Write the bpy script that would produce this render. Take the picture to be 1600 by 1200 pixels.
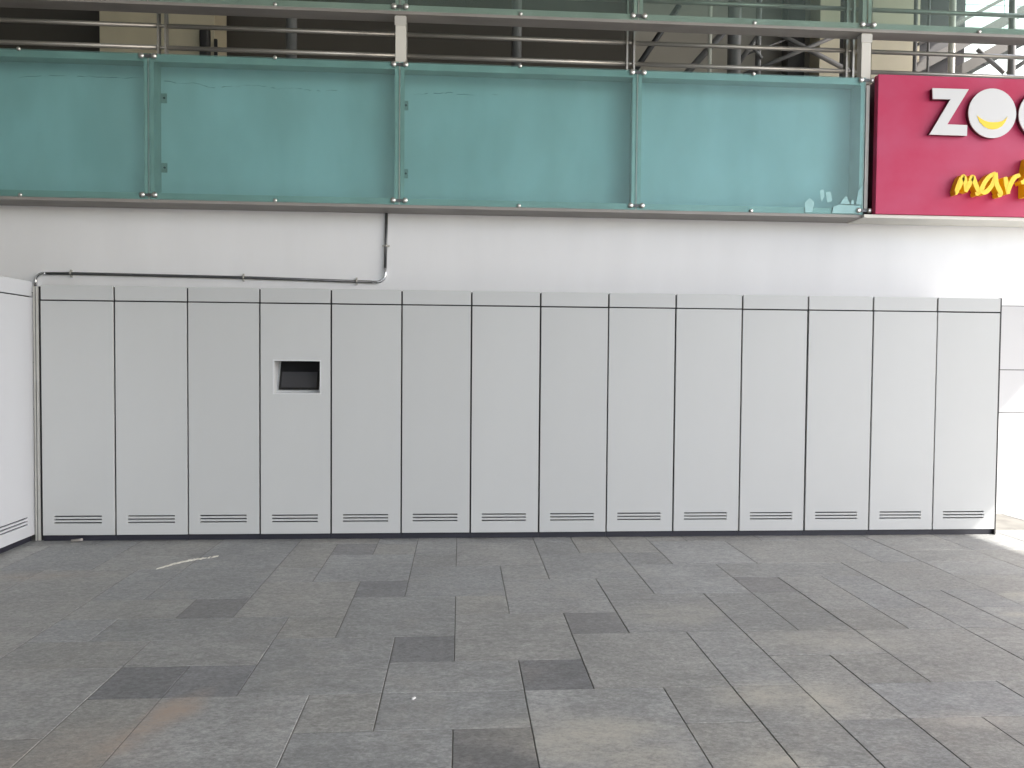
import bpy, math, random
from mathutils import Vector, Matrix

S = bpy.context.scene
for o in list(bpy.data.objects):
    bpy.data.objects.remove(o)

# ------------------------------------------------------------------ camera
YAW, PITCH, ROLL = 0.067247, -0.030554, 0.0082927
cd = bpy.data.cameras.new('camera')
cd.sensor_width = 36.0
cd.lens = 27.0
cd.clip_end = 500
cam = bpy.data.objects.new('camera', cd)
S.collection.objects.link(cam)
fw = Vector((math.sin(YAW)*math.cos(PITCH), math.cos(YAW)*math.cos(PITCH), math.sin(PITCH)))
rt = Vector((math.cos(YAW), -math.sin(YAW), 0))
up = rt.cross(fw)
r2 = rt*math.cos(ROLL) + up*math.sin(ROLL)
u2 = up*math.cos(ROLL) - rt*math.sin(ROLL)
m = Matrix((r2, u2, -fw)).transposed().to_4x4()
m.translation = Vector((3.5056, -6.6765, 1.5594))
cam.matrix_world = m
S.camera = cam

# ------------------------------------------------------------------ light
SUN_TRAVEL = Vector((-0.926, 0.42, -1.0)).normalized()
W = bpy.data.worlds.new('World')
S.world = W
W.use_nodes = True
nt = W.node_tree
bg = nt.nodes['Background']
sky = nt.nodes.new('ShaderNodeTexSky')
sky.sky_type = 'NISHITA'
sky.sun_disc = False
sdir = -SUN_TRAVEL
sky.sun_elevation = math.asin(sdir.z)
sky.sun_rotation = math.atan2(sdir.x, sdir.y)
sky.dust_density = 3.0
sky.air_density = 1.0
nt.links.new(sky.outputs[0], bg.inputs[0])
bg.inputs[1].default_value = 0.15
ld = bpy.data.lights.new('sun', 'SUN')
ld.energy = 2.9
ld.angle = math.radians(0.5)
ld.color = (1.0, 0.95, 0.88)
sun = bpy.data.objects.new('sun', ld)
S.collection.objects.link(sun)
sun.rotation_mode = 'QUATERNION'
sun.rotation_quaternion = SUN_TRAVEL.to_track_quat('-Z', 'Y')
S.view_settings.view_transform = 'Standard'
S.view_settings.look = 'None'
S.view_settings.gamma = 1.0
S.view_settings.exposure = 2.06
S.render.engine = 'CYCLES'
S.cycles.max_bounces = 10
S.cycles.diffuse_bounces = 6
S.cycles.transparent_max_bounces = 16

# ------------------------------------------------------------------ materials
def new_mat(name):
    mt = bpy.data.materials.new(name)
    mt.use_nodes = True
    return mt, mt.node_tree, mt.node_tree.nodes['Principled BSDF']

def paint(name, col, rough=0.5, metal=0.0, var=0.0, scale=(3, 3, 3), bump=0.0, bscale=60.0, detail=4.0, spec=0.5, col2=None):
    mt, t, b = new_mat(name)
    b.inputs['Base Color'].default_value = (*col, 1)
    b.inputs['Roughness'].default_value = rough
    b.inputs['Metallic'].default_value = metal
    b.inputs['Specular IOR Level'].default_value = spec
    tc = t.nodes.new('ShaderNodeTexCoord')
    if var > 0:
        mp = t.nodes.new('ShaderNodeMapping')
        mp.inputs['Scale'].default_value = scale
        t.links.new(tc.outputs['Object'], mp.inputs[0])
        n = t.nodes.new('ShaderNodeTexNoise')
        n.inputs['Scale'].default_value = 1.0
        n.inputs['Detail'].default_value = detail
        t.links.new(mp.outputs[0], n.inputs['Vector'])
        r = t.nodes.new('ShaderNodeValToRGB')
        r.color_ramp.elements[0].position = 0.3
        r.color_ramp.elements[1].position = 0.7
        lo = col2 if col2 else tuple(c*(1-var) for c in col)
        r.color_ramp.elements[0].color = (*lo, 1)
        r.color_ramp.elements[1].color = (*col, 1)
        t.links.new(n.outputs['Fac'], r.inputs[0])
        t.links.new(r.outputs[0], b.inputs['Base Color'])
    if bump > 0:
        n2 = t.nodes.new('ShaderNodeTexNoise')
        n2.inputs['Scale'].default_value = bscale
        n2.inputs['Detail'].default_value = 5
        t.links.new(tc.outputs['Object'], n2.inputs['Vector'])
        bp = t.nodes.new('ShaderNodeBump')
        bp.inputs['Strength'].default_value = bump
        bp.inputs['Distance'].default_value = 0.002
        t.links.new(n2.outputs['Fac'], bp.inputs['Height'])
        t.links.new(bp.outputs[0], b.inputs['Normal'])
    return mt

def glass_mat(name, tint, frost, frost_col, rough=0.02):
    mt = bpy.data.materials.new(name)
    mt.use_nodes = True
    t = mt.node_tree
    t.nodes.clear()
    out = t.nodes.new('ShaderNodeOutputMaterial')
    tr = t.nodes.new('ShaderNodeBsdfTransparent')
    tr.inputs[0].default_value = (*tint, 1)
    df = t.nodes.new('ShaderNodeBsdfDiffuse')
    df.inputs[0].default_value = (*frost_col, 1)
    gl = t.nodes.new('ShaderNodeBsdfGlossy')
    gl.inputs['Roughness'].default_value = rough
    m1 = t.nodes.new('ShaderNodeMixShader')
    # dust film, a little uneven
    tc = t.nodes.new('ShaderNodeTexCoord')
    mp = t.nodes.new('ShaderNodeMapping'); mp.inputs['Scale'].default_value = (0.9, 1, 0.6)
    n = t.nodes.new('ShaderNodeTexNoise'); n.inputs['Scale'].default_value = 1.4; n.inputs['Detail'].default_value = 5
    mr = t.nodes.new('ShaderNodeMapRange')
    mr.inputs[1].default_value = 0.3; mr.inputs[2].default_value = 0.7
    mr.inputs[3].default_value = frost*0.55; mr.inputs[4].default_value = frost*1.35
    t.links.new(tc.outputs['Object'], mp.inputs[0]); t.links.new(mp.outputs[0], n.inputs['Vector'])
    t.links.new(n.outputs['Fac'], mr.inputs[0]); t.links.new(mr.outputs[0], m1.inputs[0])
    mp2 = t.nodes.new('ShaderNodeMapping'); mp2.inputs['Scale'].default_value = (2.2, 1, 0.9)
    n2 = t.nodes.new('ShaderNodeTexNoise'); n2.inputs['Scale'].default_value = 1.0; n2.inputs['Detail'].default_value = 6
    t.links.new(tc.outputs['Object'], mp2.inputs[0]); t.links.new(mp2.outputs[0], n2.inputs['Vector'])
    r2_ = t.nodes.new('ShaderNodeValToRGB')
    r2_.color_ramp.elements[0].position = 0.30; r2_.color_ramp.elements[1].position = 0.62
    r2_.color_ramp.elements[0].color = (tint[0]*.95, tint[1]*.955, tint[2]*.95, 1); r2_.color_ramp.elements[1].color = (*tint, 1)
    t.links.new(n2.outputs['Fac'], r2_.inputs[0]); t.links.new(r2_.outputs[0], tr.inputs[0])
    t.links.new(tr.outputs[0], m1.inputs[1]); t.links.new(df.outputs[0], m1.inputs[2])
    fr = t.nodes.new('ShaderNodeFresnel'); fr.inputs[0].default_value = 1.35
    m2 = t.nodes.new('ShaderNodeMixShader')
    t.links.new(fr.outputs[0], m2.inputs[0]); t.links.new(m1.outputs[0], m2.inputs[1]); t.links.new(gl.outputs[0], m2.inputs[2])
    t.links.new(m2.outputs[0], out.inputs[0])
    return mt

M = {}
M['door'] = paint('locker_grey_paint', (0.510, 0.521, 0.522), 0.42, var=0.05, scale=(1.2, 1.2, 0.7), bump=0.05, bscale=350)
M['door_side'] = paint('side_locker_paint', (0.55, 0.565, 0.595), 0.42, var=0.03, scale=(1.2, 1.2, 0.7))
def per_object_tone(mt, amt):
    t = mt.node_tree; b = t.nodes['Principled BSDF']
    src = b.inputs['Base Color'].links[0].from_socket
    oi = t.nodes.new('ShaderNodeObjectInfo'); r = t.nodes.new('ShaderNodeMapRange')
    r.inputs[3].default_value = 1-amt; r.inputs[4].default_value = 1+amt
    v = t.nodes.new('ShaderNodeVectorMath'); v.operation = 'SCALE'
    t.links.new(oi.outputs['Random'], r.inputs[0]); t.links.new(src, v.inputs[0]); t.links.new(r.outputs[0], v.inputs['Scale'])
    t.links.new(v.outputs[0], b.inputs['Base Color'])
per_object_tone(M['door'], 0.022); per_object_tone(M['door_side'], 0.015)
M['gap'] = paint('dark_cabinet_body', (0.018, 0.018, 0.02), 0.6)
M['plinth'] = paint('plinth_paint', (0.022, 0.022, 0.035), 0.45, var=0.3, scale=(4, 4, 20))
M['niche'] = paint('niche_paint', (0.62, 0.63, 0.64), 0.45)
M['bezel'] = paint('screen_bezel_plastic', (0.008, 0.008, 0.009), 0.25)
M['screen'] = paint('screen_glass_reflection', (0.050, 0.050, 0.054), 0.12)  # grey lifted to stand for a reflection on the dark screen
M['wall'] = paint('white_wall_paint', (0.84, 0.845, 0.86), 0.75, var=0.045, scale=(3.1, 3.1, 0.6), bump=0.25, bscale=90)
M['clad'] = paint('white_panel_paint', (0.50, 0.50, 0.51), 0.5, var=0.03, scale=(1, 1, 1))
M['skirt'] = paint('skirting_stone', (0.52, 0.52, 0.51), 0.6, var=0.2, scale=(6, 6, 14))
M['steel'] = paint('brushed_steel', (0.52, 0.50, 0.465), 0.36, metal=0.65, var=0.15, scale=(3, 30, 30))
M['bolt'] = paint('bolt_steel', (0.72, 0.71, 0.68), 0.28, metal=0.9)
M['frame'] = paint('fascia_frame_paint', (0.66, 0.645, 0.60), 0.5, metal=0.15, var=0.15, scale=(2, 6, 6))
M['soffit'] = paint('soffit_metal', (0.33, 0.31, 0.29), 0.55, metal=0.1, var=0.2, scale=(2, 8, 8))
M['post'] = paint('post_paint', (0.74, 0.72, 0.66), 0.5, var=0.08, scale=(5, 5, 3))
M['conduit'] = paint('conduit_galvanised', (0.13, 0.135, 0.14), 0.4, metal=0.5, var=0.25, scale=(8, 8, 8))
M['elbow'] = paint('elbow_zinc', (0.75, 0.77, 0.8), 0.25, metal=0.85)
M['glass'] = glass_mat('green_tinted_glass', (0.80, 0.955, 0.955), 0.06, (0.44, 0.64, 0.62), 0.28)
M['glass_clear'] = glass_mat('clear_green_glass', (0.885, 0.965, 0.94), 0.07, (0.42, 0.56, 0.51), 0.02)
M['film'] = paint('torn_film', (0.36, 0.60, 0.61), 0.6, var=0.15, scale=(12, 12, 12))
M['sign'] = paint('sign_magenta_sheen', (0.50, 0.024, 0.088), 0.42, var=0.12, scale=(1.6, 1.6, 2.2), spec=0.22, col2=(0.52, 0.070, 0.155))  # paler mottling in the colour imitates patches of sheen
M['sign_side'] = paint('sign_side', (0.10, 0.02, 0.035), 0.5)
M['white'] = paint('letter_white', (0.66, 0.66, 0.665), 0.4)
M['yellow'] = paint('letter_yellow', (0.95, 0.64, 0.0), 0.4)
M['dark_wall'] = paint('deck_back_wall_left', (0.125, 0.118, 0.108), 0.8, var=0.15, scale=(.6, .6, .6))
M['mid_wall'] = paint('deck_back_wall_right', (0.54, 0.515, 0.47), 0.8, var=0.15, scale=(.6, .6, .6))
M['deck_ceiling'] = paint('deck_ceiling_paint', (0.16, 0.15, 0.14), 0.8)
M['beige'] = paint('beige_column_paint', (0.76, 0.70, 0.55), 0.7, var=0.12, scale=(2, 2, 1))
M['truss'] = paint('truss_paint', (0.20, 0.195, 0.20), 0.5, var=0.15, scale=(4, 4, 4))
M['stair_steel'] = paint('stair_paint', (0.085, 0.08, 0.075), 0.5, var=0.2, scale=(4, 4, 4))
M['dark'] = paint('dark_steel', (0.035, 0.035, 0.04), 0.5)
M['pale'] = paint('pale_green_panel', (0.66, 0.76, 0.70), 0.5, var=0.06, scale=(1, 1, 1))
M['roof'] = paint('canopy_soffit_paint', (0.42, 0.41, 0.39), 0.8)
M['left_shade_wall'] = paint('left_shade_wall_render', (0.16, 0.155, 0.15), 0.8, var=0.1)  # dark tone for the unseen light-blocking wall
M['scrape'] = paint('scrape_paint', (0.80, 0.78, 0.70), 0.8, var=0.3, scale=(40, 40, 40))
M['debris'] = paint('litter', (0.30, 0.28, 0.26), 0.8)
M['crack'] = paint('crack_dark', (0.34, 0.35, 0.35), 0.9)

PATCHES = [(5.06, -3.21, 0.42, 0.16, 0.00, (0.44, 0.425, 0.37), 1.00),
           (5.17, -3.34, 0.20, 0.13, 0.30, (0.44, 0.425, 0.37), 1.00),
           (4.00, -3.63, 0.25, 0.16, 0.20, (0.44, 0.425, 0.37), 0.90),
           (4.17, -3.51, 0.30, 0.12, 0.00, (0.44, 0.425, 0.37), 0.70),
           (4.24, -3.77, 0.20, 0.15, 0.00, (0.44, 0.425, 0.37), 0.90),
           (4.73, -3.82, 0.22, 0.15, 0.40, (0.44, 0.425, 0.37), 0.80),
           (5.76, -3.50, 0.30, 0.10, 0.00, (0.42, 0.40, 0.365), 0.80),
           (4.80, -2.05, 0.35, 0.22, 0.00, (0.44, 0.425, 0.37), 0.50),
           (5.60, -2.53, 0.50, 0.25, 0.00, (0.44, 0.425, 0.37), 0.45),
           (7.28, -1.77, 0.15, 0.10, 0.40, (0.44, 0.425, 0.37), 0.80),
           (2.21, -3.35, 0.10, 0.36, -0.35, (0.36, 0.29, 0.235), 1.00),
           (2.26, -3.23, 0.13, 0.15, 0.00, (0.36, 0.29, 0.235), 0.80),
           (3.90, -3.49, 0.40, 0.20, 0.00, (0.44, 0.425, 0.37), 0.40),
           (6.99, -2.15, 0.12, 0.06, 0.00, (0.44, 0.425, 0.37), 0.90),
           (0.52, -1.05, 0.50, 0.12, 0.10, (0.36, 0.29, 0.235), 0.35),
           (1.97, -3.60, 0.40, 0.30, 0.00, (0.36, 0.29, 0.235), 0.30)]
def slab_material():
    mt, t, b = new_mat('grey_stone_slab')
    L = t.links.new
    tc = t.nodes.new('ShaderNodeTexCoord')
    oi = t.nodes.new('ShaderNodeObjectInfo')
    geo = t.nodes.new('ShaderNodeNewGeometry')
    # shift per slab so that the figure of the stone does not run on
    add = t.nodes.new('ShaderNodeVectorMath'); add.operation = 'MULTIPLY_ADD'
    rnd = t.nodes.new('ShaderNodeCombineXYZ')
    L(oi.outputs['Random'], rnd.inputs[0]); L(oi.outputs['Random'], rnd.inputs[1]); L(oi.outputs['Random'], rnd.inputs[2])
    add.inputs[1].default_value = (37, 53, 71)
    L(rnd.outputs[0], add.inputs[0]); L(geo.outputs['Position'], add.inputs[2])
    def noise(vec, scale, detail, rough=0.6, mp=None):
        n = t.nodes.new('ShaderNodeTexNoise')
        n.inputs['Scale'].default_value = scale; n.inputs['Detail'].default_value = detail; n.inputs['Roughness'].default_value = rough
        if mp:
            q = t.nodes.new('ShaderNodeMapping'); q.inputs['Scale'].default_value = mp
            L(vec, q.inputs[0]); vec = q.outputs[0]
        L(vec, n.inputs['Vector'])
        return n.outputs['Fac']
    fine = noise(add.outputs[0], 85, 6, 0.8, (0.6, 1, 1))
    mid = noise(add.outputs[0], 9, 5, 0.65, (0.6, 1.2, 1))
    big = noise(geo.outputs['Position'], 1.1, 6, 0.65)          # dirt carried across slabs
    spots = noise(geo.outputs['Position'], 2.3, 8, 0.7)
    def rmp(v, a, b_, lo, hi):
        r = t.nodes.new('ShaderNodeMapRange')
        r.inputs[1].default_value = a; r.inputs[2].default_value = b_; r.inputs[3].default_value = lo; r.inputs[4].default_value = hi
        L(v, r.inputs[0]); return r.outputs[0]
    def mul(a, b_):
        x = t.nodes.new('ShaderNodeMath'); x.operation = 'MULTIPLY'; L(a, x.inputs[0]); L(b_, x.inputs[1]); return x.outputs[0]
    grain = noise(add.outputs[0], 34, 4, 0.8, (0.7, 1, 1))
    v = mul(rmp(grain, 0.35, 0.65, 0.80, 1.20), mul(mul(rmp(fine, 0.3, 0.7, 0.66, 1.34), rmp(mid, 0.3, 0.7, 0.80, 1.18)), rmp(big, 0.3, 0.7, 0.86, 1.13)))
    sc = t.nodes.new('ShaderNodeVectorMath'); sc.operation = 'SCALE'
    L(oi.outputs['Color'], sc.inputs[0]); L(v, sc.inputs['Scale'])
    # pale scuffed dust
    mx = t.nodes.new('ShaderNodeMix'); mx.data_type = 'RGBA'
    L(mul(rmp(spots, 0.53, 0.72, 0, 0.55), rmp(fine, 0.40, 0.62, 0.2, 1.0)), mx.inputs[0])
    L(sc.outputs[0], mx.inputs[6]); mx.inputs[7].default_value = (0.33, 0.31, 0.275, 1)
    # patches with a place of their own: worn pale dust, and reddish-brown ones
    cur = mx.outputs[2]
    def patch(cx, cy_, rx, ry, ang, col, amt, cur):
        q = t.nodes.new('ShaderNodeMapping'); q.vector_type = 'TEXTURE'
        q.inputs['Location'].default_value = (cx, cy_, 0); q.inputs['Rotation'].default_value = (0, 0, ang); q.inputs['Scale'].default_value = (rx, ry, 1)
        L(geo.outputs['Position'], q.inputs[0])
        ln = t.nodes.new('ShaderNodeVectorMath'); ln.operation = 'LENGTH'; L(q.outputs[0], ln.inputs[0])
        a = mul(rmp(ln.outputs['Value'], 0.35, 1.15, min(1, amt*1.25), 0.0), mul(rmp(mid, 0.30, 0.62, 0.25, 1.0), rmp(fine, 0.32, 0.62, 0.25, 1.0)))
        x = t.nodes.new('ShaderNodeMix'); x.data_type = 'RGBA'
        L(a, x.inputs[0]); L(cur, x.inputs[6]); x.inputs[7].default_value = (*col, 1)
        return x.outputs[2]
    for P_ in PATCHES: cur = patch(*P_, cur)
    vo = t.nodes.new('ShaderNodeTexVoronoi'); vo.inputs['Scale'].default_value = 3.1; L(geo.outputs['Position'], vo.inputs['Vector'])
    gs = t.nodes.new('ShaderNodeVectorMath'); gs.operation = 'SCALE'
    L(cur, gs.inputs[0]); L(rmp(vo.outputs['Distance'], 0.030, 0.055, 0.74, 1.0), gs.inputs['Scale'])
    L(gs.outputs[0], b.inputs['Base Color'])
    L(rmp(mid, 0.3, 0.7, 0.42, 0.62), b.inputs['Roughness'])
    bp = t.nodes.new('ShaderNodeBump'); bp.inputs['Strength'].default_value = 0.5; bp.inputs['Distance'].default_value = 0.002
    L(fine, bp.inputs['Height']); L(bp.outputs[0], b.inputs['Normal'])
    return mt
M['slab'] = slab_material()
M['bed'] = paint('joint_sand', (0.13, 0.128, 0.12), 0.95, var=0.5, scale=(5, 5, 5), col2=(0.21, 0.205, 0.19))

def far_paving():
    mt, t, b = new_mat('far_paving')
    tc = t.nodes.new('ShaderNodeTexCoord')
    br = t.nodes.new('ShaderNodeTexBrick')
    br.inputs['Color1'].default_value = (0.17, 0.17, 0.165, 1); br.inputs['Color2'].default_value = (0.21, 0.21, 0.20, 1)
    br.inputs['Mortar'].default_value = (0.07, 0.07, 0.065, 1)
    br.inputs['Scale'].default_value = 1.0; br.inputs['Mortar Size'].default_value = 0.006
    br.inputs['Brick Width'].default_value = 0.667; br.inputs['Row Height'].default_value = 0.367
    t.links.new(tc.outputs['Object'], br.inputs['Vector'])
    t.links.new(br.outputs['Color'], b.inputs['Base Color'])
    b.inputs['Roughness'].default_value = 0.6
    return mt
M['far_paving'] = far_paving()

# ------------------------------------------------------------------ mesh helpers
class MB:
    def __init__(s): s.v = []; s.f = []; s.sm = []
    def quad_box(s, c8):
        b = len(s.v); s.v += c8
        for f in ((0,3,2,1),(4,5,6,7),(0,1,5,4),(1,2,6,5),(2,3,7,6),(3,0,4,7)):
            s.f.append(tuple(b+i for i in f)); s.sm.append(False)
        return s
    def box(s, x0, x1, y0, y1, z0, z1):
        return s.quad_box([(x0,y0,z0),(x1,y0,z0),(x1,y1,z0),(x0,y1,z0),(x0,y0,z1),(x1,y0,z1),(x1,y1,z1),(x0,y1,z1)])
    def tube(s, pts, r, n=12, cap=True):
        pts = [Vector(p) for p in pts]
        base = len(s.v)
        ref = None
        for i, p in enumerate(pts):
            d = (pts[min(i+1, len(pts)-1)] - pts[max(i-1, 0)]).normalized()
            if ref is None:
                ref = d.orthogonal().normalized()
            u = (ref - d*ref.dot(d)).normalized(); ref = u
            w = d.cross(u)
            for k in range(n):
                a = 2*math.pi*k/n
                q = p + (u*math.cos(a) + w*math.sin(a))*r
                s.v.append(tuple(q))
        for i in range(len(pts)-1):
            for k in range(n):
                a = base+i*n+k; b = base+i*n+(k+1) % n
                s.f.append((a, b, b+n, a+n)); s.sm.append(True)
        if cap:
            s.f.append(tuple(base+k for k in range(n))[::-1]); s.sm.append(False)
            s.f.append(tuple(base+(len(pts)-1)*n+k for k in range(n))); s.sm.append(False)
        return s
    def prism(s, poly, y0, y1):          # polygon in xz (counter-clockwise seen from -y), extruded along y
        n = len(poly); b = len(s.v)
        s.v += [(x, y0, z) for x, z in poly] + [(x, y1, z) for x, z in poly]
        s.f.append(tuple(b+i for i in range(n))); s.sm.append(False)
        s.f.append(tuple(b+n+i for i in range(n))[::-1]); s.sm.append(False)
        for i in range(n):
            j = (i+1) % n
            s.f.append((b+i, b+n+i, b+n+j, b+j)); s.sm.append(False)
        return s
    def dome(s, c, r, h, n=12):          # bolt head facing -y
        x, y, z = c; b = len(s.v)
        rings = [(r, 0), (r, h*.5), (r*.8, h*.85), (r*.35, h)]
        for rr, hh in rings:
            for k in range(n):
                a = 2*math.pi*k/n
                s.v.append((x+rr*math.cos(a), y-hh, z+rr*math.sin(a)))
        for i in range(3):
            for k in range(n):
                a = b+i*n+k; q = b+i*n+(k+1) % n
                s.f.append((a, q, q+n, a+n)); s.sm.append(True)
        s.f.append(tuple(b+3*n+k for k in range(n))); s.sm.append(True)
        return s
    def panel(s, x0, x1, z0, z1, y0, y1, holes):     # slab facing -y with rectangular holes
        xs = sorted(set([x0, x1] + [h[0] for h in holes] + [h[1] for h in holes]))
        zs = sorted(set([z0, z1] + [h[2] for h in holes] + [h[3] for h in holes]))
        nx, nz = len(xs), len(zs); b = len(s.v)
        for y in (y0, y1):
            for z in zs:
                for x in xs: s.v.append((x, y, z))
        idx = lambda i, j, k: b + k*nx*nz + j*nx + i
        def solid(i, j):
            if i < 0 or j < 0 or i >= nx-1 or j >= nz-1: return False
            cx, cz = (xs[i]+xs[i+1])/2, (zs[j]+zs[j+1])/2
            return not any(h[0] < cx < h[1] and h[2] < cz < h[3] for h in holes)
        def add(*f): s.f.append(tuple(f)); s.sm.append(False)
        for i in range(nx-1):
            for j in range(nz-1):
                if not solid(i, j): continue
                add(idx(i,j,0), idx(i+1,j,0), idx(i+1,j+1,0), idx(i,j+1,0))
                add(idx(i,j,1), idx(i,j+1,1), idx(i+1,j+1,1), idx(i+1,j,1))
                if not solid(i-1,j): add(idx(i,j,0), idx(i,j+1,0), idx(i,j+1,1), idx(i,j,1))
                if not solid(i+1,j): add(idx(i+1,j,0), idx(i+1,j,1), idx(i+1,j+1,1), idx(i+1,j+1,0))
                if not solid(i,j-1): add(idx(i,j,0), idx(i,j,1), idx(i+1,j,1), idx(i+1,j,0))
                if not solid(i,j+1): add(idx(i,j+1,0), idx(i+1,j+1,0), idx(i+1,j+1,1), idx(i,j+1,1))
        return s
    def mesh(s, name, mat):
        me = bpy.data.meshes.new(name)
        me.from_pydata(s.v, [], s.f)
        me.polygons.foreach_set('use_smooth', s.sm)
        me.materials.append(mat)
        me.update()
        return me
    def build(s, name, mat, parent=None, loc=None):
        o = bpy.data.objects.new(name, s.mesh(name, mat))
        S.collection.objects.link(o)
        if parent: o.parent = parent
        if loc: o.location = loc
        return o

def bevel(o, w, seg=2):
    b = o.modifiers.new('bevel', 'BEVEL'); b.width = w; b.segments = seg; b.limit_method = 'ANGLE'
    return o
def tag(o, label, cat, group=None):
    o['label'] = label; o['category'] = cat
    if group: o['group'] = group
    return o
def thing(name, label, cat, loc=(0, 0, 0), rotz=0, group=None):
    o = bpy.data.objects.new(name, None); S.collection.objects.link(o)
    o.location = loc; o.rotation_euler = (0, 0, rotz); o.empty_display_size = 0.1
    return tag(o, label, cat, group)
def struct(o, kind='structure'):
    o['kind'] = kind; return o
def child(mesh, name, parent, loc=(0, 0, 0)):
    o = bpy.data.objects.new(name, mesh); S.collection.objects.link(o); o.parent = parent; o.location = loc
    return o

WY = 0.97      # face of the plaster wall
GY = 0.672     # outer face of the fascia glass

# ------------------------------------------------------------------ ground
g = MB(); g.box(-150, 150, -150, 150, -0.40, -0.018)
ground = struct(g.build('ground', M['far_paving']))
g = MB(); g.box(-1.2, 13.2, -6.9, WY, -0.017, -0.0032)
bed = struct(g.build('paved_forecourt', M['bed']))

# slabs: modular coursed paving, joints where the photograph shows them
GX, GYY = 0.3335, 0.367
X = lambda i: 0.148 + GX*i
Y = lambda j: -0.165 - GYY*j          # row j lies between Y(j) and Y(j+1), nearer the camera for larger j
Vj = [(10,-1,2),(13,-1,1),(20,0,2),(23,0,1),(12,0,3),(14,1,4),(9,1,3),(7,1,3),(4,1,4),(6,2,4),(21,2,5),(13,3,6),(18,3,6),
      (3,3,4),(6,4,5),(16,3,5),(8,4,6),(20,4,6),(15,4,7),(3,5,6),(7,5,7),(5,6,7),(10,6,7),(9,6,9),(14,6,9),(17,6,8),
      (19,6,8),(12,6,8),(11,7,10),(16,7,9),(8,8,10),(6,8,9),(18,8,9),(13,8,10),(16,9,10),(15,9,10),(10,9,10)]
Hj = [(0,12,13),(1,12,14),(1,7,10),(1,22,24),(2,9,12),(2,5,6),(2,3,6),(2,14,16),(2,20,22),(3,11,14),(3,17,18),(3,6,9),(3,21,22),
      (3,16,17),(4,13,15),(4,19,20),(4,8,10),(4,3,6),(5,10,12),(5,7,8),(5,20,21),(5,5,6),(6,12,13),(6,9,10),(6,7,8),(6,13,15),
      (6,17,19),(6,3,4),(7,11,12),(7,9,10),(7,16,17),(7,5,7),(8,12,13),(8,8,10),(8,11,12),(8,16,18),(8,6,7),(9,10,11),(9,8,9),
      (9,15,16),(9,13,14),(10,15,16)]
vb = set(); hb = set()
for i, a, b in Vj:
    for j in range(a, b): vb.add((i, j))       # barrier between column i-1 and i on row j
for j, a, b in Hj:
    for i in range(a, b): hb.add((i, j))       # barrier between row j-1 and j in column i
I0, I1, J0, J1 = -4, 38, -4, 17
DARK = {(11,7,1,1):.63, (9,6,1,1):.72, (12,5,1,1):.68, (5,7,1,1):.66, (6,7,1,1):.80, (5,4,1,1):.68, (8,3,1,1):.75, (10,9,1,2):.58, (7,0,1,1):.82,
        (14,1,1,1):.88, (16,3,1,1):.83, (15,9,1,2):.90}
sizes = [((3,2),4.5),((2,3),1.6),((2,2),4.5),((3,3),.8),((2,1),2.6),((1,2),1.4),((3,1),1.2),((1,1),.4)]
def lay(seed):
    rng = random.Random(seed); used = {}; slabs = []
    for (i, j, w, h), d in DARK.items():
        for a in range(i, i+w):
            for b in range(j, j+h): used[(a, b)] = (i, j)
        slabs.append((i, j, w, h, d))
    for j in range(J0, J1):
        for i in range(I0, I1):
            if (i, j) in used: continue
            opts = []
            for (w, h), wt in sizes:
                if i+w > I1 or j+h > J1: continue
                cells = [(a, b) for a in range(i, i+w) for b in range(j, j+h)]
                if any(c in used for c in cells): continue
                if any((a, b) in vb for a in range(i+1, i+w) for b in range(j, j+h)): continue
                if any((a, b) in hb for a in range(i, i+w) for b in range(j+1, j+h)): continue
                edge = sum((i+w, b) in vb for b in range(j, j+h)) + sum((a, j+h) in hb for a in range(i, i+w))
                # avoid carrying a joint on from the course above
                runon = ((i+w-1, j-1) in used and (i+w, j-1) in used and used[(i+w-1, j-1)] != used[(i+w, j-1)] and (i+w, j) not in vb)
                opts.append(((w, h), wt*(1+2.5*edge)*(.12 if runon else 1)))
            if not opts: opts = [((1, 1), 1)]
            w, h = rng.choices([o[0] for o in opts], [o[1] for o in opts])[0]
            for a in range(i, i+w):
                for b in range(j, j+h): used[(a, b)] = (i, j)
            slabs.append((i, j, w, h, rng.choice([1, 1, 1.03, .98, 1.05, .96, .93])))
    cost = 0
    for i in range(I0+1, I1):
        run = 0
        for j in range(-1, 12):
            if used[(i-1, j)] != used[(i, j)]: run += 1; cost += max(0, run-2)**2 * (0 if (i, j) in vb else 1)
            else: run = 0
    for j in range(0, 12):
        run = 0
        for i in range(I0, I1):
            if used[(i, j-1)] != used[(i, j)]: run += 1; cost += .3*max(0, run-4)
            else: run = 0
    cost += sum(3 for q in slabs if q[2] == q[3] == 1)
    return cost, slabs
best = min((lay(q) for q in range(80)), key=lambda c: c[0])
slabs = best[1]
rng = random.Random(4)
smesh = {}
def slab_mesh(w, h):
    if (w, h) not in smesh:
        W_, H_ = w*GX-0.0048, h*GYY-0.0048
        b = MB(); c = 0.0018
        z0, z1 = -0.0031, 0.0
        bot = [(0,0),(W_,0),(W_,-H_),(0,-H_)]
        top = [(c,-c),(W_-c,-c),(W_-c,-H_+c),(c,-H_+c)]
        b.v = [(x, y, z0) for x, y in bot] + [(x, y, z1-c) for x, y in bot] + [(x, y, z1) for x, y in top]
        b.f = [(0,1,2,3)] + [tuple(8+k for k in (3,2,1,0))]
        for k in range(4):
            n = (k+1) % 4
            b.f += [(k, 4+k, 4+n, n), (4+k, 8+k, 8+n, 4+n)]
        b.sm = [False]*len(b.f)
        smesh[(w, h)] = b.mesh('paving_slab', M['slab'])
    return smesh[(w, h)]
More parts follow.
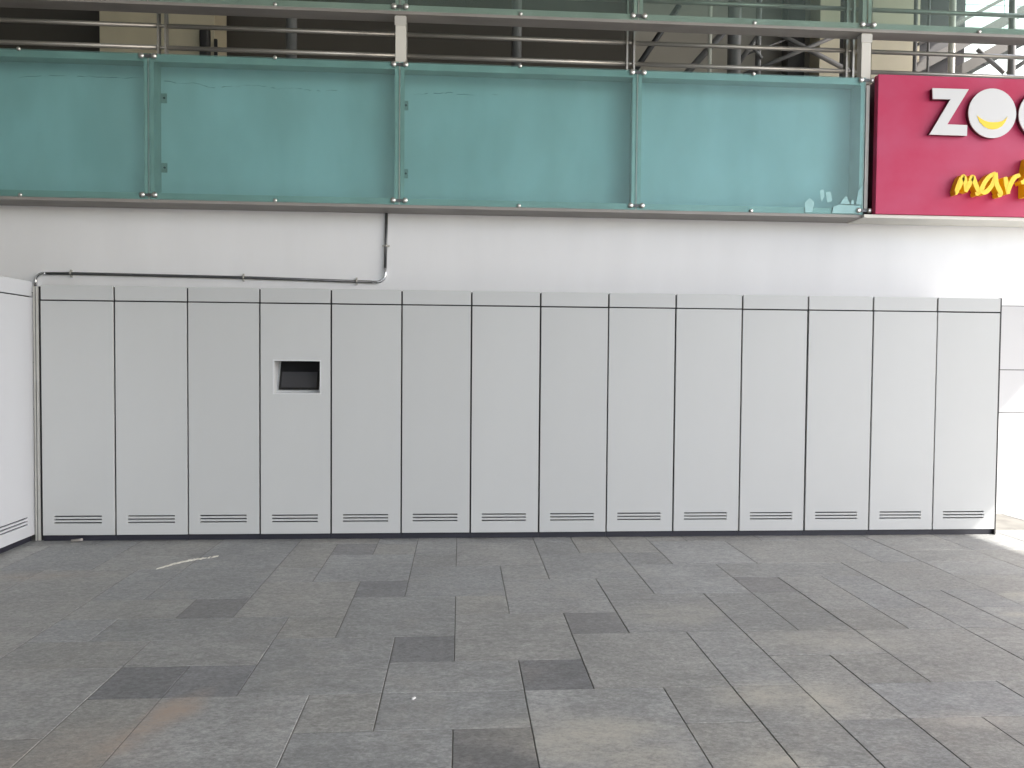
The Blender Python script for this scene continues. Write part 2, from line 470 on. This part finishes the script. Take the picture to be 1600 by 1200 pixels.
for i, j, w, h, d in slabs:
    if Y(j) > WY or Y(j+h) > WY: continue
    o = child(slab_mesh(w, h), 'paving_slab', bed, (X(i)+0.0024, Y(j)-0.0024, rng.uniform(0, 0.0016)))
    k = d * rng.uniform(0.96, 1.04)
    hue = rng.uniform(-1, 1)
    base = (0.262, 0.267, 0.261)
    if d < .85: base = (0.262, 0.266, 0.272)
    o.color = (base[0]*k*(1+0.015*hue), base[1]*k, base[2]*k*(1-0.028*hue), 1)

# ------------------------------------------------------------------ wall behind the lockers
wall = thing('building_wall', 'long white plastered wall with panel joints running behind the grey lockers', 'wall')
PX = [-7.0, -4.0, -1.0, 2.0, 5.0, 8.0, 11.2, 14.2]
MB().box(-7, 14.2, WY, 1.19, 2.174, 4.40).build('plaster_face', M['wall'], wall)
MB().box(-7, 14.2, WY+.012, 1.18, 0.0, 2.1735).build('backing', M['gap'], wall)
MB().box(-7, 14.2, WY-.010, WY+.011, -0.008, 0.079).build('skirting', M['skirt'], wall)
for z0, z1 in ((0.0815, 1.053), (1.061, 1.501), (1.509, 2.167)):
    for a, b in zip(PX[:-1], PX[1:]):
        MB().box(a+.003, b-.003, WY, WY+.011, z0, z1).build('wall_panel', M['clad'], wall)
# hairline cracks in the render behind the glass
rc = random.Random(3)
for pts in ([(-.68,4.20),(-.26,4.235),(.09,4.22),(.5,4.23)], [(.66,4.20),(.98,4.19),(1.10,4.155),(1.30,4.17),(1.46,4.19),(1.60,4.19),(1.72,4.165),(1.84,4.18),(2.01,4.16),(2.19,4.165),(2.5,4.185)],
            [(3.02,4.15),(3.2,4.17),(3.37,4.18),(3.62,4.16),(3.9,4.18)]):
    fine = []
    for (a, b), (c, d) in zip(pts[:-1], pts[1:]):
        n = 6
        for k in range(n): fine.append((a+(c-a)*k/n, b+(d-b)*k/n+rc.uniform(-.008, .008)))
    cb = MB()
    for (a, b), (c, d) in zip(fine[:-1], fine[1:]):
        w = rc.uniform(-.001, .0035)
        if w < 0: continue
        q = len(cb.v); cb.v += [(a, WY-.002, b-w), (c, WY-.002, d-w), (c, WY-.002, d+w), (a, WY-.002, b+w)]
        cb.f.append((q, q+1, q+2, q+3)); cb.sm.append(False)
    cb.build('crack', M['crack'], wall)

# ------------------------------------------------------------------ lockers
LW, LD = 0.6, 0.93
GAP = 0.0072
def locker_meshes(dm):
    d = {}
    slots = [(-.2+.0, .188, z-.0055, z+.0055) for z in (.160, .1875, .215)]
    slots = [(.1, .488, z-.0055, z+.0055) for z in (.160, .1875, .215)]
    d['door'] = MB().panel(GAP, LW-GAP, .055, 2.026, 0, .02, slots).mesh('door', dm)
    d['door_screen'] = MB().panel(GAP, LW-GAP, .055, 2.026, 0, .02, slots + [(.118, .505, 1.266, 1.541)]).mesh('door', dm)
    d['top'] = MB().box(GAP, LW-GAP, 0, .02, 2.037, 2.158).mesh('top_panel', dm)
    d['plinth'] = MB().box(.001, LW-.001, .03, .06, 0.001, .0545).mesh('plinth', M['plinth'])
    return d
LM = locker_meshes(M['door']); LMS = locker_meshes(M['door_side'])
def cabinet_mesh(holed):
    b = MB()
    if holed:
        b.panel(.0015, LW-.0015, .056, 2.15, .024, .30, [(.100, .523, 1.248, 1.559)])
        b.box(.0015, LW-.0015, .3005, LD, .056, 2.15)
    else:
        b.box(.0015, LW-.0015, .024, LD, .056, 2.15)
    return b.mesh('cabinet', M['gap'])
CM = cabinet_mesh(False); CMH = cabinet_mesh(True)
SIDE = MB().box(LW-.0012, LW+.006, .028, LD, .056, 2.158).mesh('side_panel', M['door'])
TRIM = MB().box(LW-.006, LW+.008, .003, .0275, .002, 2.162).mesh('edge_trim', M['gap'])
jit = random.Random(9)
def locker(label, x, y, rz, group, L, screen=False, end=False):
    t = thing('locker', label, 'locker', (x, y, 0), rz, group)
    d_ = child(L['door_screen'] if screen else L['door'], 'door', t, (jit.uniform(-.0012, .0012), jit.uniform(-.002, .001), jit.uniform(-.001, .001)))
    d_.rotation_euler = (jit.uniform(-.0012, .0012), 0, jit.uniform(-.003, .003)); bevel(d_, 0.0012, 1)
    bevel(child(L['top'], 'top_panel', t), 0.0012, 1)
    child(CMH if screen else CM, 'cabinet', t)
    child(L['plinth'], 'plinth', t)
    if end: child(SIDE, 'side_panel', t); child(TRIM, 'edge_trim', t)
    return t
labels = ['light grey locker at the left corner, leftmost of the long row',
 'second grey locker from the left corner, above the pale scrape on the paving',
 'third grey locker from the left, directly left of the locker with a touch screen',
 'grey locker with a recessed black touch screen in its door',
 'grey locker directly right of the touch screen locker, under the bend of the conduit',
 'second grey locker to the right of the touch screen locker',
 'third grey locker to the right of the touch screen locker',
 'middle grey locker, fourth to the right of the touch screen locker',
 'fifth grey locker to the right of the touch screen locker',
 'grey locker fifth from the right end of the long row',
 'pale grey locker fourth from the right end of the long row',
 'pale grey locker third from the right end of the long row',
 'pale grey locker next to the last one at the right end of the row',
 'rightmost pale grey locker at the sunlit end of the row, with a bare side']
GL = 'grey lockers standing in a long row along the white wall'
for k in range(14):
    t = locker(labels[k], k*LW, 0, 0, GL, LM, screen=(k == 3), end=(k == 13))
    if k == 3:
        # recess with a screen leaning back
        x0, x1, z0, z1 = .1185, .5045, 1.2665, 1.5405
        n = MB()
        yb0, yb1 = .09, .20
        n.quad_box([(x0-.012,.0205,z0),(x0,.0205,z0),(x0,.29,z0),(x0-.012,.29,z0),(x0-.012,.0205,z1),(x0,.0205,z1),(x0,.29,z1),(x0-.012,.29,z1)])
        n.box(x1, x1+.012, .0205, .29, z0, z1)
        n.box(x0-.012, x1+.012, .0205, .29, z0-.012, z0-.0005)
        n.box(x0-.012, x1+.012, .0205, .29, z1+.0005, z1+.012)
        n.build('screen_recess', M['niche'], t)
        def lean(x, z, off): return (x, yb0+(yb1-yb0)*(z-z0)/(z1-z0)-off, z)
        MB().panel(x0-.010, x1+.010, z0-.010, z1+.010, -.003, -.0005, [(x0, x1, z0, z1)]).build('screen_surround', M['niche'], t)
        bk = MB(); c = [lean(x0,z0,0),lean(x1,z0,0)]
        bk.quad_box([lean(x0+.0005,z0+.0005,0),lean(x1-.0005,z0+.0005,0),(x1-.0005,.289,z0+.0005),(x0+.0005,.289,z0+.0005),
                     lean(x0+.0005,z1-.0005,0),lean(x1-.0005,z1-.0005,0),(x1-.0005,.289,z1-.0005),(x0+.0005,.289,z1-.0005)])
        bk.build('recess_back', M['niche'], t)
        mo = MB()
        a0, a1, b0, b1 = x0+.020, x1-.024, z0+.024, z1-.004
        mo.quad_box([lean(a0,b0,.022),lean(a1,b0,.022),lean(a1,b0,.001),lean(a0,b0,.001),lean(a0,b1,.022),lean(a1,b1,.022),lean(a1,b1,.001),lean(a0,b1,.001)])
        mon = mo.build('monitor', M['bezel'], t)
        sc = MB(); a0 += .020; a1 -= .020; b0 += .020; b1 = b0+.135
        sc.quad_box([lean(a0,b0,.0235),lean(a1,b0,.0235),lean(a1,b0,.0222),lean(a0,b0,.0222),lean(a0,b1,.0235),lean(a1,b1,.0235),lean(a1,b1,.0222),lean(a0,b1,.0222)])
        sc.build('display_reflection', M['screen'], mon)  # lower part of the screen, coloured lighter to imitate a reflection
side_labels = ['pale locker at the left edge facing right, next to the corner gap',
 'second pale side locker, nearer the viewer than the corner one', 'third pale side locker along the left side', 'fourth pale side locker along the left side']
for k in range(4):
    t = locker(side_labels[k], -0.08, -0.56-k*LW, math.radians(90), 'pale lockers of the side row facing right', LMS)
    t.scale = (1, 1, 1.013)
# strips closing the inner corner
t = thing('corner_filler', 'narrow grey metal strip closing the corner between the two locker rows', 'filler strip', (-0.04, 0.03, 0))
MB().box(-.036, .008, .01, .02, .0, 2.15).build('strip', M['frame'], t)
MB().box(-.040, .036, .0225, .05, .0, 2.15).build('backing', M['gap'], t)
MB().box(-.018, -.014, .006, .0095, .0, 2.15).build('rib', M['conduit'], t)

# ------------------------------------------------------------------ conduit
def arc(c, r, a0, a1, n=8):
    return [(c[0]+r*math.cos(math.radians(a0+(a1-a0)*k/n)), WY-.022, c[1]+r*math.sin(math.radians(a0+(a1-a0)*k/n))) for k in range(n+1)]
cy = WY-.022
t = thing('conduit', 'thin dark metal conduit bent along the white wall above the lockers', 'pipe', (-.534, cy, 0))
R0 = .075
def rel(pts): return [(x+.534, y-cy, z) for x, y, z in pts]
lc = (-.534+R0, 2.352-R0); rc_ = (2.765-R0, 2.318+R0)
MB().tube(rel([(-.534, cy, .02), (-.534, cy, 2.19)]), .0135).build('pipe', M['conduit'], t)
MB().tube(rel([(lc[0]+.02, cy, 2.352), (-.2, cy, 2.356), (1.4, cy, 2.342), (rc_[0]-.05, cy, 2.318)]), .0135).build('pipe', M['conduit'], t)
MB().tube(rel([(2.765, cy, 2.455), (2.770, cy, 2.70), (2.776, cy, 2.992)]), .0135).build('pipe', M['conduit'], t)
MB().tube(rel([(-.534, cy, 2.19)] + arc(lc, R0, 180, 90) + [(lc[0]+.02, cy, 2.352)]), .0150).build('elbow', M['elbow'], t)
MB().tube(rel([(rc_[0]-.05, cy, 2.318)] + arc(rc_, R0, 270, 360) + [(2.765, cy, 2.455)]), .0150).build('elbow', M['elbow'], t)
for x, z, vert in ((-.211, 2.356, 0), (1.403, 2.342, 0), (2.487, 2.322, 0), (2.771, 2.672, 1)):
    cb = MB()
    if vert:
        cb.tube(rel([(x, cy, z-.008), (x, cy, z+.008)]), .0185); cb.box(x+.534-.036, x+.534+.036, .002, .021, z-.008, z+.008)
    else:
        cb.tube(rel([(x-.008, cy, z), (x+.008, cy, z)]), .0185); cb.box(x+.534-.008, x+.534+.008, .002, .021, z-.036, z+.036)
    cb.build('clamp', M['steel'], t)

# ------------------------------------------------------------------ fascia glazing
JX = [-6.20, -3.93, -1.65, .625, 2.92, 5.185, 7.45]
def fascia(name, label, z0, z1, joints, glass, closed, back, film=False, gl_y=GY):
    t = thing(name, label, 'glass balustrade', (joints[0], gl_y, z0))
    ox, oy, oz = joints[0], gl_y, z0
    def b(x0, x1, y0, y1, za, zb): return MB().box(x0-ox, x1-ox, y0-oy, y1-oy, za-oz, zb-oz)
    xa, xb = joints[0], joints[-1]
    for a, c in zip(joints[:-1], joints[1:]):
        b(a+.006, c-.006, gl_y, gl_y+.010, z0, z1).build('glass_pane', glass, t)
    yf0, yf1 = gl_y+.014, gl_y+.022
    b(xa, xb, yf0, yf1, z0+.004, z0+.062).build('bottom_rail', M['frame'], t)
    b(xa, xb, yf0, yf1, z1-.066, z1-.004).build('top_rail', M['frame'], t)
    b(xa, xb, gl_y-.004, back, z0-.030, z0-.002).build('soffit_channel', M['soffit'], t)
    if closed:
        b(xa, xb, yf1+.001, back, z1-.012, z1-.004).build('cover_plate', M['frame'], t)
    for q, x in enumerate(joints):
        w = .034
        for s in (-1, 1):
            b(x+s*.028-.017, x+s*.028+.017, yf0+.002, yf1-.001, z0+.063, z1-.067).build('stile', M['frame'], t)
        b(x-.005, x+.005, yf1+.001, back, z0+.002, z1-.013).build('web_plate', M['frame'], t)
        if closed:
            for zz in (z0+.36, z0+1.02):
                br = b(x+.0055, x+.062, back-.012, back-.004, zz-.045, zz+.045).build('bracket', M['steel'], t)
                MB().tube([(x+.04-ox, back-.02-oy, zz-oz), (x+.04-ox, back-.013-oy, zz-oz)], .010, 8).build('bolt', M['dark'], br)
    hb_ = []
    for x in joints:
        for s in (-1, 1):
            hb_ += [(x+s*.056, z0+.040, .026), (x+s*.056, z1-.026, .026)]
    for a, c in zip(joints[:-1], joints[1:]):
        hb_ += [((a+c)/2, z0+.014, .018), ((a+c)/2, z1-.002, .018)]
    bm = None
    meshes = {}
    for x, z, r in hb_:
        if r not in meshes: meshes[r] = MB().dome((0, 0, 0), r, r*.9).mesh('bolt', M['bolt'])
        child(meshes[r], 'bolt', t, (x-ox, -.0008, z-oz))
    for x in joints:
        for zz in (z0+.040, z1-.026):
            b(x-.027, x+.027, gl_y-.006, gl_y-.001, zz-.013, zz+.013).build('clamp_plate', M['conduit'], t)
    return t, (ox, oy, oz)
lower, LO = fascia('glass_fascia', 'lower band of teal glass panes screening the white wall above the lockers', 3.02, 4.352, JX, M['glass'], True, WY-.003)
# torn film left on the last pane
fp = [[(6.86,3.03),(6.93,3.035),(6.95,3.13),(6.90,3.17),(6.85,3.12)], [(7.0,3.24),(7.04,3.26),(7.05,3.19),(7.02,3.14)], [(7.06,3.23),(7.11,3.24),(7.13,3.15),(7.08,3.13)],
      [(7.13,3.028),(7.40,3.03),(7.41,3.105),(7.20,3.115),(7.14,3.09)], [(7.21,3.12),(7.31,3.12),(7.27,3.20),(7.23,3.16)], [(7.37,3.12),(7.425,3.12),(7.43,3.30),(7.39,3.25)], [(7.32,3.12),(7.35,3.12),(7.345,3.16),(7.325,3.165)]]
for q, poly in enumerate(fp):
    MB().prism([(x-LO[0], z-LO[2]) for x, z in poly], .0-.0010-q*.0003, .0-.0007-q*.0003).build('film_scrap', M['film'], lower)
JU = JX + [9.72, 12.0, 14.2]
upper, UO = fascia('upper_glass_balustrade', 'upper band of clear green glass panes along the top edge above the steel rails', 4.822, 6.15, JU, M['glass_clear'], False, GY+.175)
# white posts standing in the gap between the two bands
for q, (x, lab) in enumerate(((2.925, 'pale square post between the glass bands near the middle'), (7.455, 'pale square post between the glass bands beside the magenta sign'), (-1.65, 'pale square post between the glass bands beyond the left edge'), (12.0, 'pale square post between the glass bands beyond the right edge'))):
    t = thing('gap_post', lab, 'post', (x, GY, 4.30), 0, 'pale posts between the glass bands')
    MB().box(-.047, .047, .024, .115, 0, .49).build('post_tube', M['post'], t)
    MB().box(-.055, .055, .018, .0235, .40, .48).build('cap_plate', M['frame'], t)

# ------------------------------------------------------------------ deck rails behind the gap
t = thing('deck_railing', 'brushed steel tube railing seen in the gap between the two glass bands', 'railing', (0, WY+.06, 4.4))
ends = [-6.1] + [j for j in JX[1:]] + [9.72, 12.0, 14.1]
for a, c in zip(ends[:-1], ends[1:]):
    for z in (4.545, 4.752, 5.175):
        MB().tube([(a+.045, 0, z-4.4), (c-.045, 0, z-4.4)], .0215).build('rail_tube', M['steel'], t)
for x in ends:
    for s in (-1, 1):
        MB().box(x+s*.035-.009, x+s*.035+.009, -.03, .03, 0.001, .86).build('baluster', M['steel'], t)
    for z in (4.545, 4.752, 5.175):
        MB().tube([(x-.0255, 0, z-4.4), (x+.0255, 0, z-4.4)], .016, 10).build('spacer', M['steel'], t)

# ------------------------------------------------------------------ sign
t = thing('shop_sign', 'magenta shop sign box with white and yellow raised letters', 'sign', (7.53, .60, 3.018))
sx, sy, sz = 7.53, .60, 3.018
sg = MB().box(0, 3.6, 0, .068, 0, 1.345).build('sign_face', M['sign'], t); bevel(sg, .004, 2)
MB().box(.02, 3.58, .069, .35, .01, 1.31).build('sign_box', M['sign_side'], t)
MB().box(-.10, 3.6, .02, .36, -.035, -.003).build('sill_channel', M['post'], t)
Z = [(8.044,4.227),(8.051,4.124),(8.230,4.126),(8.026,3.782),(8.406,3.780),(8.406,3.883),(8.204,3.885),(8.412,4.228)]
lt = MB().prism([(x-sx, z-sz) for x, z in Z], -.052, -.042).build('letter', M['white'], t)
def inset(poly, k):
    cx = sum(p[0] for p in poly)/len(poly); cz = sum(p[1] for p in poly)/len(poly)
    return [(cx+(x-cx)*k-sx, cz+(z-cz)*k-sz) for x, z in poly]
MB().prism(inset(Z, .985), -.0415, -.002).build('letter_gap_shade', M['sign_side'], lt)  # dark-coloured backing stands for the shadowy gap behind the letter
def circ(cx, cz, rx, rz, n=48): return [(cx+rx*math.cos(2*math.pi*k/n), cz+rz*math.sin(2*math.pi*k/n)) for k in range(n)]
for cx in (8.657, 9.170):
    lt = MB().prism([(x-sx, z-sz) for x, z in circ(cx, 4.004, .243, .239)], -.052, -.042).build('letter', M['white'], t)
    MB().prism([(x-sx, z-sz) for x, z in circ(cx, 4.004, .238, .234)], -.0415, -.002).build('letter_gap_shade', M['sign_side'], lt)
    if cx < 9:
        out_ = [(8.500,3.978),(8.528,3.915),(8.575,3.873),(8.620,3.853),(8.664,3.848),(8.708,3.855),(8.755,3.880),(8.790,3.925),(8.811,3.976)]
        inn = [(8.790,3.952),(8.755,3.930),(8.708,3.920),(8.664,3.917),(8.620,3.919),(8.575,3.931),(8.530,3.955)]
        MB().prism([(x-sx, z-sz) for x, z in out_+inn], -.056, -.0525).build('smile', M['yellow'], lt)
def smooth(pts, n=7):
    P = [pts[0]] + list(pts) + [pts[-1]]; out = []
    for k in range(1, len(P)-2):
        for q in range(n):
            u = q/n
            f = lambda a, b, c, d: .5*((2*b)+(-a+c)*u+(2*a-5*b+4*c-d)*u*u+(-a+3*b-3*c+d)*u**3)
            out.append(tuple(f(P[k-1][e], P[k][e], P[k+1][e], P[k+2][e]) for e in (0, 1)))
    return out + [pts[-1]]
def stroke(mb, pts, w, y0, y1):
    p = smooth(pts); Lf, Rt = [], []
    for k, (x, z) in enumerate(p):
        a = p[max(k-1, 0)]; b = p[min(k+1, len(p)-1)]
        dx, dz = b[0]-a[0], b[1]-a[1]; l = math.hypot(dx, dz) or 1
        nx, nz = -dz/l, dx/l
        u = k/(len(p)-1); ww = w*(.72+.28*math.sin(math.pi*min(1, max(0, u))))*.5
        Lf.append((x+nx*ww, z+nz*ww)); Rt.append((x-nx*ww, z-nz*ww))
    b0 = len(mb.v)
    for (a, b) in zip(Lf, Rt):
        mb.v += [(a[0]-sx, y0, a[1]-sz), (b[0]-sx, y0, b[1]-sz), (b[0]-sx, y1, b[1]-sz), (a[0]-sx, y1, a[1]-sz)]
    n = len(Lf)
    for k in range(n-1):
        q = b0+4*k
        for e in range(4):
            f = (e+1) % 4
            mb.f.append((q+e, q+4+e, q+4+f, q+f)); mb.sm.append(False)
    mb.f.append((b0, b0+1, b0+2, b0+3)); mb.f.append((b0+4*(n-1)+3, b0+4*(n-1)+2, b0+4*(n-1)+1, b0+4*(n-1))); mb.sm += [False, False]
word = {'m': [[(8.345,3.372),(8.325,3.31),(8.300,3.232),(8.285,3.222)], [(8.318,3.255),(8.342,3.32),(8.366,3.380),(8.388,3.32),(8.392,3.235)], [(8.390,3.235),(8.425,3.30),(8.455,3.378),(8.485,3.32),(8.522,3.232),(8.490,3.215)]],
        'a': [[(8.690,3.420),(8.625,3.385),(8.568,3.305),(8.556,3.245),(8.600,3.240),(8.655,3.305),(8.690,3.405)], [(8.690,3.425),(8.700,3.32),(8.745,3.225),(8.715,3.205)]],
        'r': [[(8.785,3.385),(8.805,3.30),(8.822,3.222)], [(8.815,3.235),(8.840,3.315),(8.880,3.382),(8.935,3.405)]],
        'k': [[(9.020,3.570),(9.005,3.417),(9.000,3.195)], [(8.945,3.330),(8.985,3.352),(9.05,3.392),(9.11,3.44)], [(9.010,3.345),(9.06,3.28),(9.12,3.20)]]}
q = 0
for ch, sts in word.items():
    mb = MB()
    for s_ in sts:
        stroke(mb, s_, .048, -.072-.002*q, -.0015); q += 1
    mb.build('letter', M['yellow'], t)

# ------------------------------------------------------------------ the deck behind the fascia
MB().box(-7.09, 13.2, 1.195, 9.0, 4.05, 4.385).build('upper_deck', M['deck_ceiling'])
struct(bpy.data.objects['upper_deck'])
t = thing('deck_back_wall', 'dark taupe wall closing the deck behind the steel railing', 'wall', (-9, 6.0, 4.386))
MB().box(1.95, 15.35, 0, .25, 0, 3.6).build('wall_face', M['dark_wall'], t)
MB().box(15.351, 19.2, 0, .25, 0, 3.6).build('light_wall_face', M['mid_wall'], t)  # right section of the same wall, given a lighter tone
t = thing('pale_panel_wall', 'bright pale green panel wall beyond the deck at the top right', 'wall', (12.2, 7.5, 4.386))
for k in range(9):
    for r in range(6):
        MB().box(k*.8+.008, k*.8+.792, 0, .05, r*1.0+.006, r*1.0+.994).build('panel', M['pale'], t)
MB().box(0, 7.2, .052, .2, 0, 6.0).build('backing', M['dark'], t)
# beige columns
def col(name, label, x0, x1, y0, y1, mat, cat='column', z0=4.387, z1=7.985, group=None):
    o = MB().box(-(x1-x0)/2, (x1-x0)/2, 0, y1-y0, 0, z1-z0).build(name, mat)
    o.location = ((x0+x1)/2, y0, z0); bevel(o, .01, 2)
    return tag(o, label, cat, group)
col('beige_column', 'wide beige column behind the railing at the upper left', -1.755, -.12, 5.0, 5.6, M['beige'])
col('beige_column', 'narrow beige column behind the crossed struts', 9.01, 9.335, 5.0, 5.35, M['beige'])
col('dark_column', 'dark column left of the narrow beige column', 8.66, 8.94, 5.36, 5.6, M['dark'])
col('dark_column', 'dark column right of the narrow beige column', 9.30, 9.62, 5.38, 5.7, M['dark'])
col('beige_column', 'broad beige wall pier right of the pale post, above the magenta sign', 9.84, 10.56, 5.0, 5.5, M['beige'])
col('beige_column', 'slim cream pier beside the dark recess', 10.62, 10.80, 5.3, 5.6, M['beige'])
col('dark_recess', 'dark recess between the cream pier and the stair', 10.84, 11.62, 5.4, 5.8, M['dark'], 'recess')
# lamp fixed on the wide column
t = thing('wall_lamp', 'black rounded lamp on the right side of the wide beige column', 'lamp', (-.235, 4.995, 5.7))
b = MB().box(-.075, .075, -.12, 0, 0, .66).build('housing', M['dark'], t); bevel(b, .05, 4)
MB().box(.12, .16, -.04, .0, .1, .52).build('side_box', M['dark'], t)
# round posts
def pipe_post(label, x, y, r, mat, group='round steel posts of the deck'):
    o = MB().tube([(0, 0, 0), (0, 0, 3.595)], r, 16).build('round_post', mat)
    o.location = (x, y, 4.387); return tag(o, label, 'post', group)
pipe_post('grey round post behind the railing left of the middle post', 1.42, 3.0, .068, M['truss'])
pipe_post('grey round post behind the railing near the picture centre', 4.18, 3.0, .062, M['truss'])
pipe_post('thick grey round post among the diagonal struts', 7.095, 3.4, .088, M['truss'])
pipe_post('thin round post left of the thick grey one', 6.765, 3.4, .026, M['post'])
pipe_post('thin round post right of the thick grey one', 7.42, 3.4, .036, M['truss'])
pipe_post('thin dark post in front of the broad beige pier', 9.94, 4.0, .028, M['truss'])
pipe_post('thin dark post beside the slim cream pier', 10.135, 4.0, .018, M['truss'])
pipe_post('light grey post in front of the dark recess', 10.485, 4.0, .045, M['post'])
pipe_post('dark round post at the top right with forked struts', 11.385, 4.0, .052, M['truss'])
def strut(label, p0, p1, r, mat, y, name='strut', group='diagonal struts behind the railing'):
    dx, dz = p1[0]-p0[0], p1[1]-p0[1]
    o = MB().tube([(0, 0, 0), (dx, 0, dz)], r, 10).build(name, mat)
    o.location = (p0[0], y, p0[1]); return tag(o, label, 'strut', group)
strut('black strut leaning right, just right of the paired balusters', (5.60,5.13), (6.35,6.25), .038, M['dark'], 3.42)
strut('dark strut running up to the thick round post from the left', (6.35,5.25), (7.12,6.12), .045, M['truss'], 3.55)
strut('dark strut rising right from the thick round post', (7.17,5.52), (7.62,6.15), .034, M['truss'], 3.6)
strut('short strut forking down from the thin post', (7.28,5.74), (7.44,5.56), .022, M['truss'], 3.32)
strut('long tube of the crossed struts falling to the right', (7.75,6.37), (9.05,5.76), .034, M['truss'], 4.15)
strut('long tube of the crossed struts rising to the right', (7.45,5.60), (9.1,6.33), .030, M['truss'], 4.0)
strut('thin upper brace left of the crossed struts', (7.55,5.96), (8.15,6.20), .014, M['truss'], 4.2)
strut('forked strut left of the round post at the top right', (10.95,6.12), (11.36,5.80), .030, M['truss'], 4.12, group='forked struts of the top right post')
strut('forked strut right of the round post at the top right', (11.42,5.80), (12.1,6.25), .030, M['truss'], 4.12, group='forked struts of the top right post')
# stair seen from the side
t = thing('stair', 'dark steel stair flight rising to the right above the sign', 'stair', (10.05, 4.3, 4.387))
def sbar(x0, z0, x1, z1, y0, y1, w, name, mat):
    x0 -= 10.05; x1 -= 10.05; z0 -= 4.387; z1 -= 4.387
    dx, dz = x1-x0, z1-z0; l = math.hypot(dx, dz); nx, nz = -dz/l*w/2, dx/l*w/2
    MB().prism([(x0-nx, z0-nz), (x1-nx, z1-nz), (x1+nx, z1+nz), (x0+nx, z0+nz)], y0, y1).build(name, mat, t)
sbar(9.2, 4.98, 12.9, 7.05, 0, .06, .15, 'stringer', M['stair_steel'])
sbar(9.2, 5.42, 12.6, 7.30, .9, .96, .15, 'stringer', M['stair_steel'])
sbar(9.2, 5.80, 12.4, 7.56, 1.0, 1.03, .05, 'handrail', M['stair_steel'])
for k in range(13):
    x = 9.45+k*.26; z = 5.12+k*.1456
    MB().box(x-10.05, x-10.05+.25, .07, .89, z-4.387, z-4.387+.03).build('tread', M['dark'], t)

# canopy over the forecourt (its right edge throws the edge of the sunlight)
EX = 8.16 + 8.0*0.926
cp_ = MB().box(-14, EX, -9.0, 1.19, 8.0, 8.35)
cp_.box(-14, 9.0, -30, -9.001, 8.0, 8.35)  # unseen rear part, shaped so that light falls off towards the left
cp_.build('canopy', M['roof'])
struct(bpy.data.objects['canopy'])
MB().box(-14, 12.3, 1.191, 9.2, 8.0, 8.35).build('deck_roof', M['deck_ceiling'])
struct(bpy.data.objects['deck_roof'])
MB().box(-7.4, -7.1, -30, 9.2, -.018, 7.99).build('left_shade_wall', M['left_shade_wall'])  # unseen wall, added to keep light off the left side
struct(bpy.data.objects['left_shade_wall'])

# ------------------------------------------------------------------ small things on the paving
cb = MB(); pts = [(1.28,-.89),(1.315,-.83),(1.345,-.77),(1.385,-.715),(1.43,-.665),(1.48,-.625),(1.54,-.59),(1.60,-.545),(1.67,-.50)]
rr = random.Random(5)
fine = []
for (a, b), (c, d) in zip(pts[:-1], pts[1:]):
    for k in range(5): fine.append((a+(c-a)*k/5, b+(d-b)*k/5))
for k, (x, y) in enumerate(fine[:-1]):
    x2, y2 = fine[k+1]; u = k/len(fine)
    w = (.019+.016*math.sin(math.pi*min(1, u*1.3)))*rr.uniform(.5, 1.2)
    if u > .72 and rr.random() < .35: continue
    q = len(cb.v); h = .0042
    cb.v += [(x, y-w, h), (x2, y2-w, h), (x2, y2+w, h), (x, y+w, h), (x, y-w, .0015), (x2, y2-w, .0015), (x2, y2+w, .0015), (x, y+w, .0015)]
    for f in ((0,1,2,3),(0,4,5,1),(1,5,6,2),(2,6,7,3),(3,7,4,0)): cb.f.append(tuple(q+e for e in f)); cb.sm.append(False)
tag(cb.build('paint_smear', M['scrape']), 'thin pale smear of dried paint across the paving before the second locker', 'paint mark')
t = MB().tube([(0, 0, 0), (.05, .01, .004), (.09, -.005, .012)], .012, 7).build('litter_scrap', M['debris'])
t.location = (.25, -.03, .012)
tag(t, 'small crumpled grey scrap against the plinth of the leftmost locker', 'litter')
t = MB().box(-.011, .011, -.005, .005, 0, .006).build('paper_bit', M['white'])
t.location = (3.3, -3.17, .0015); t.rotation_euler = (0, 0, .9)
tag(t, 'tiny white paper bit lying on the open paving', 'litter')
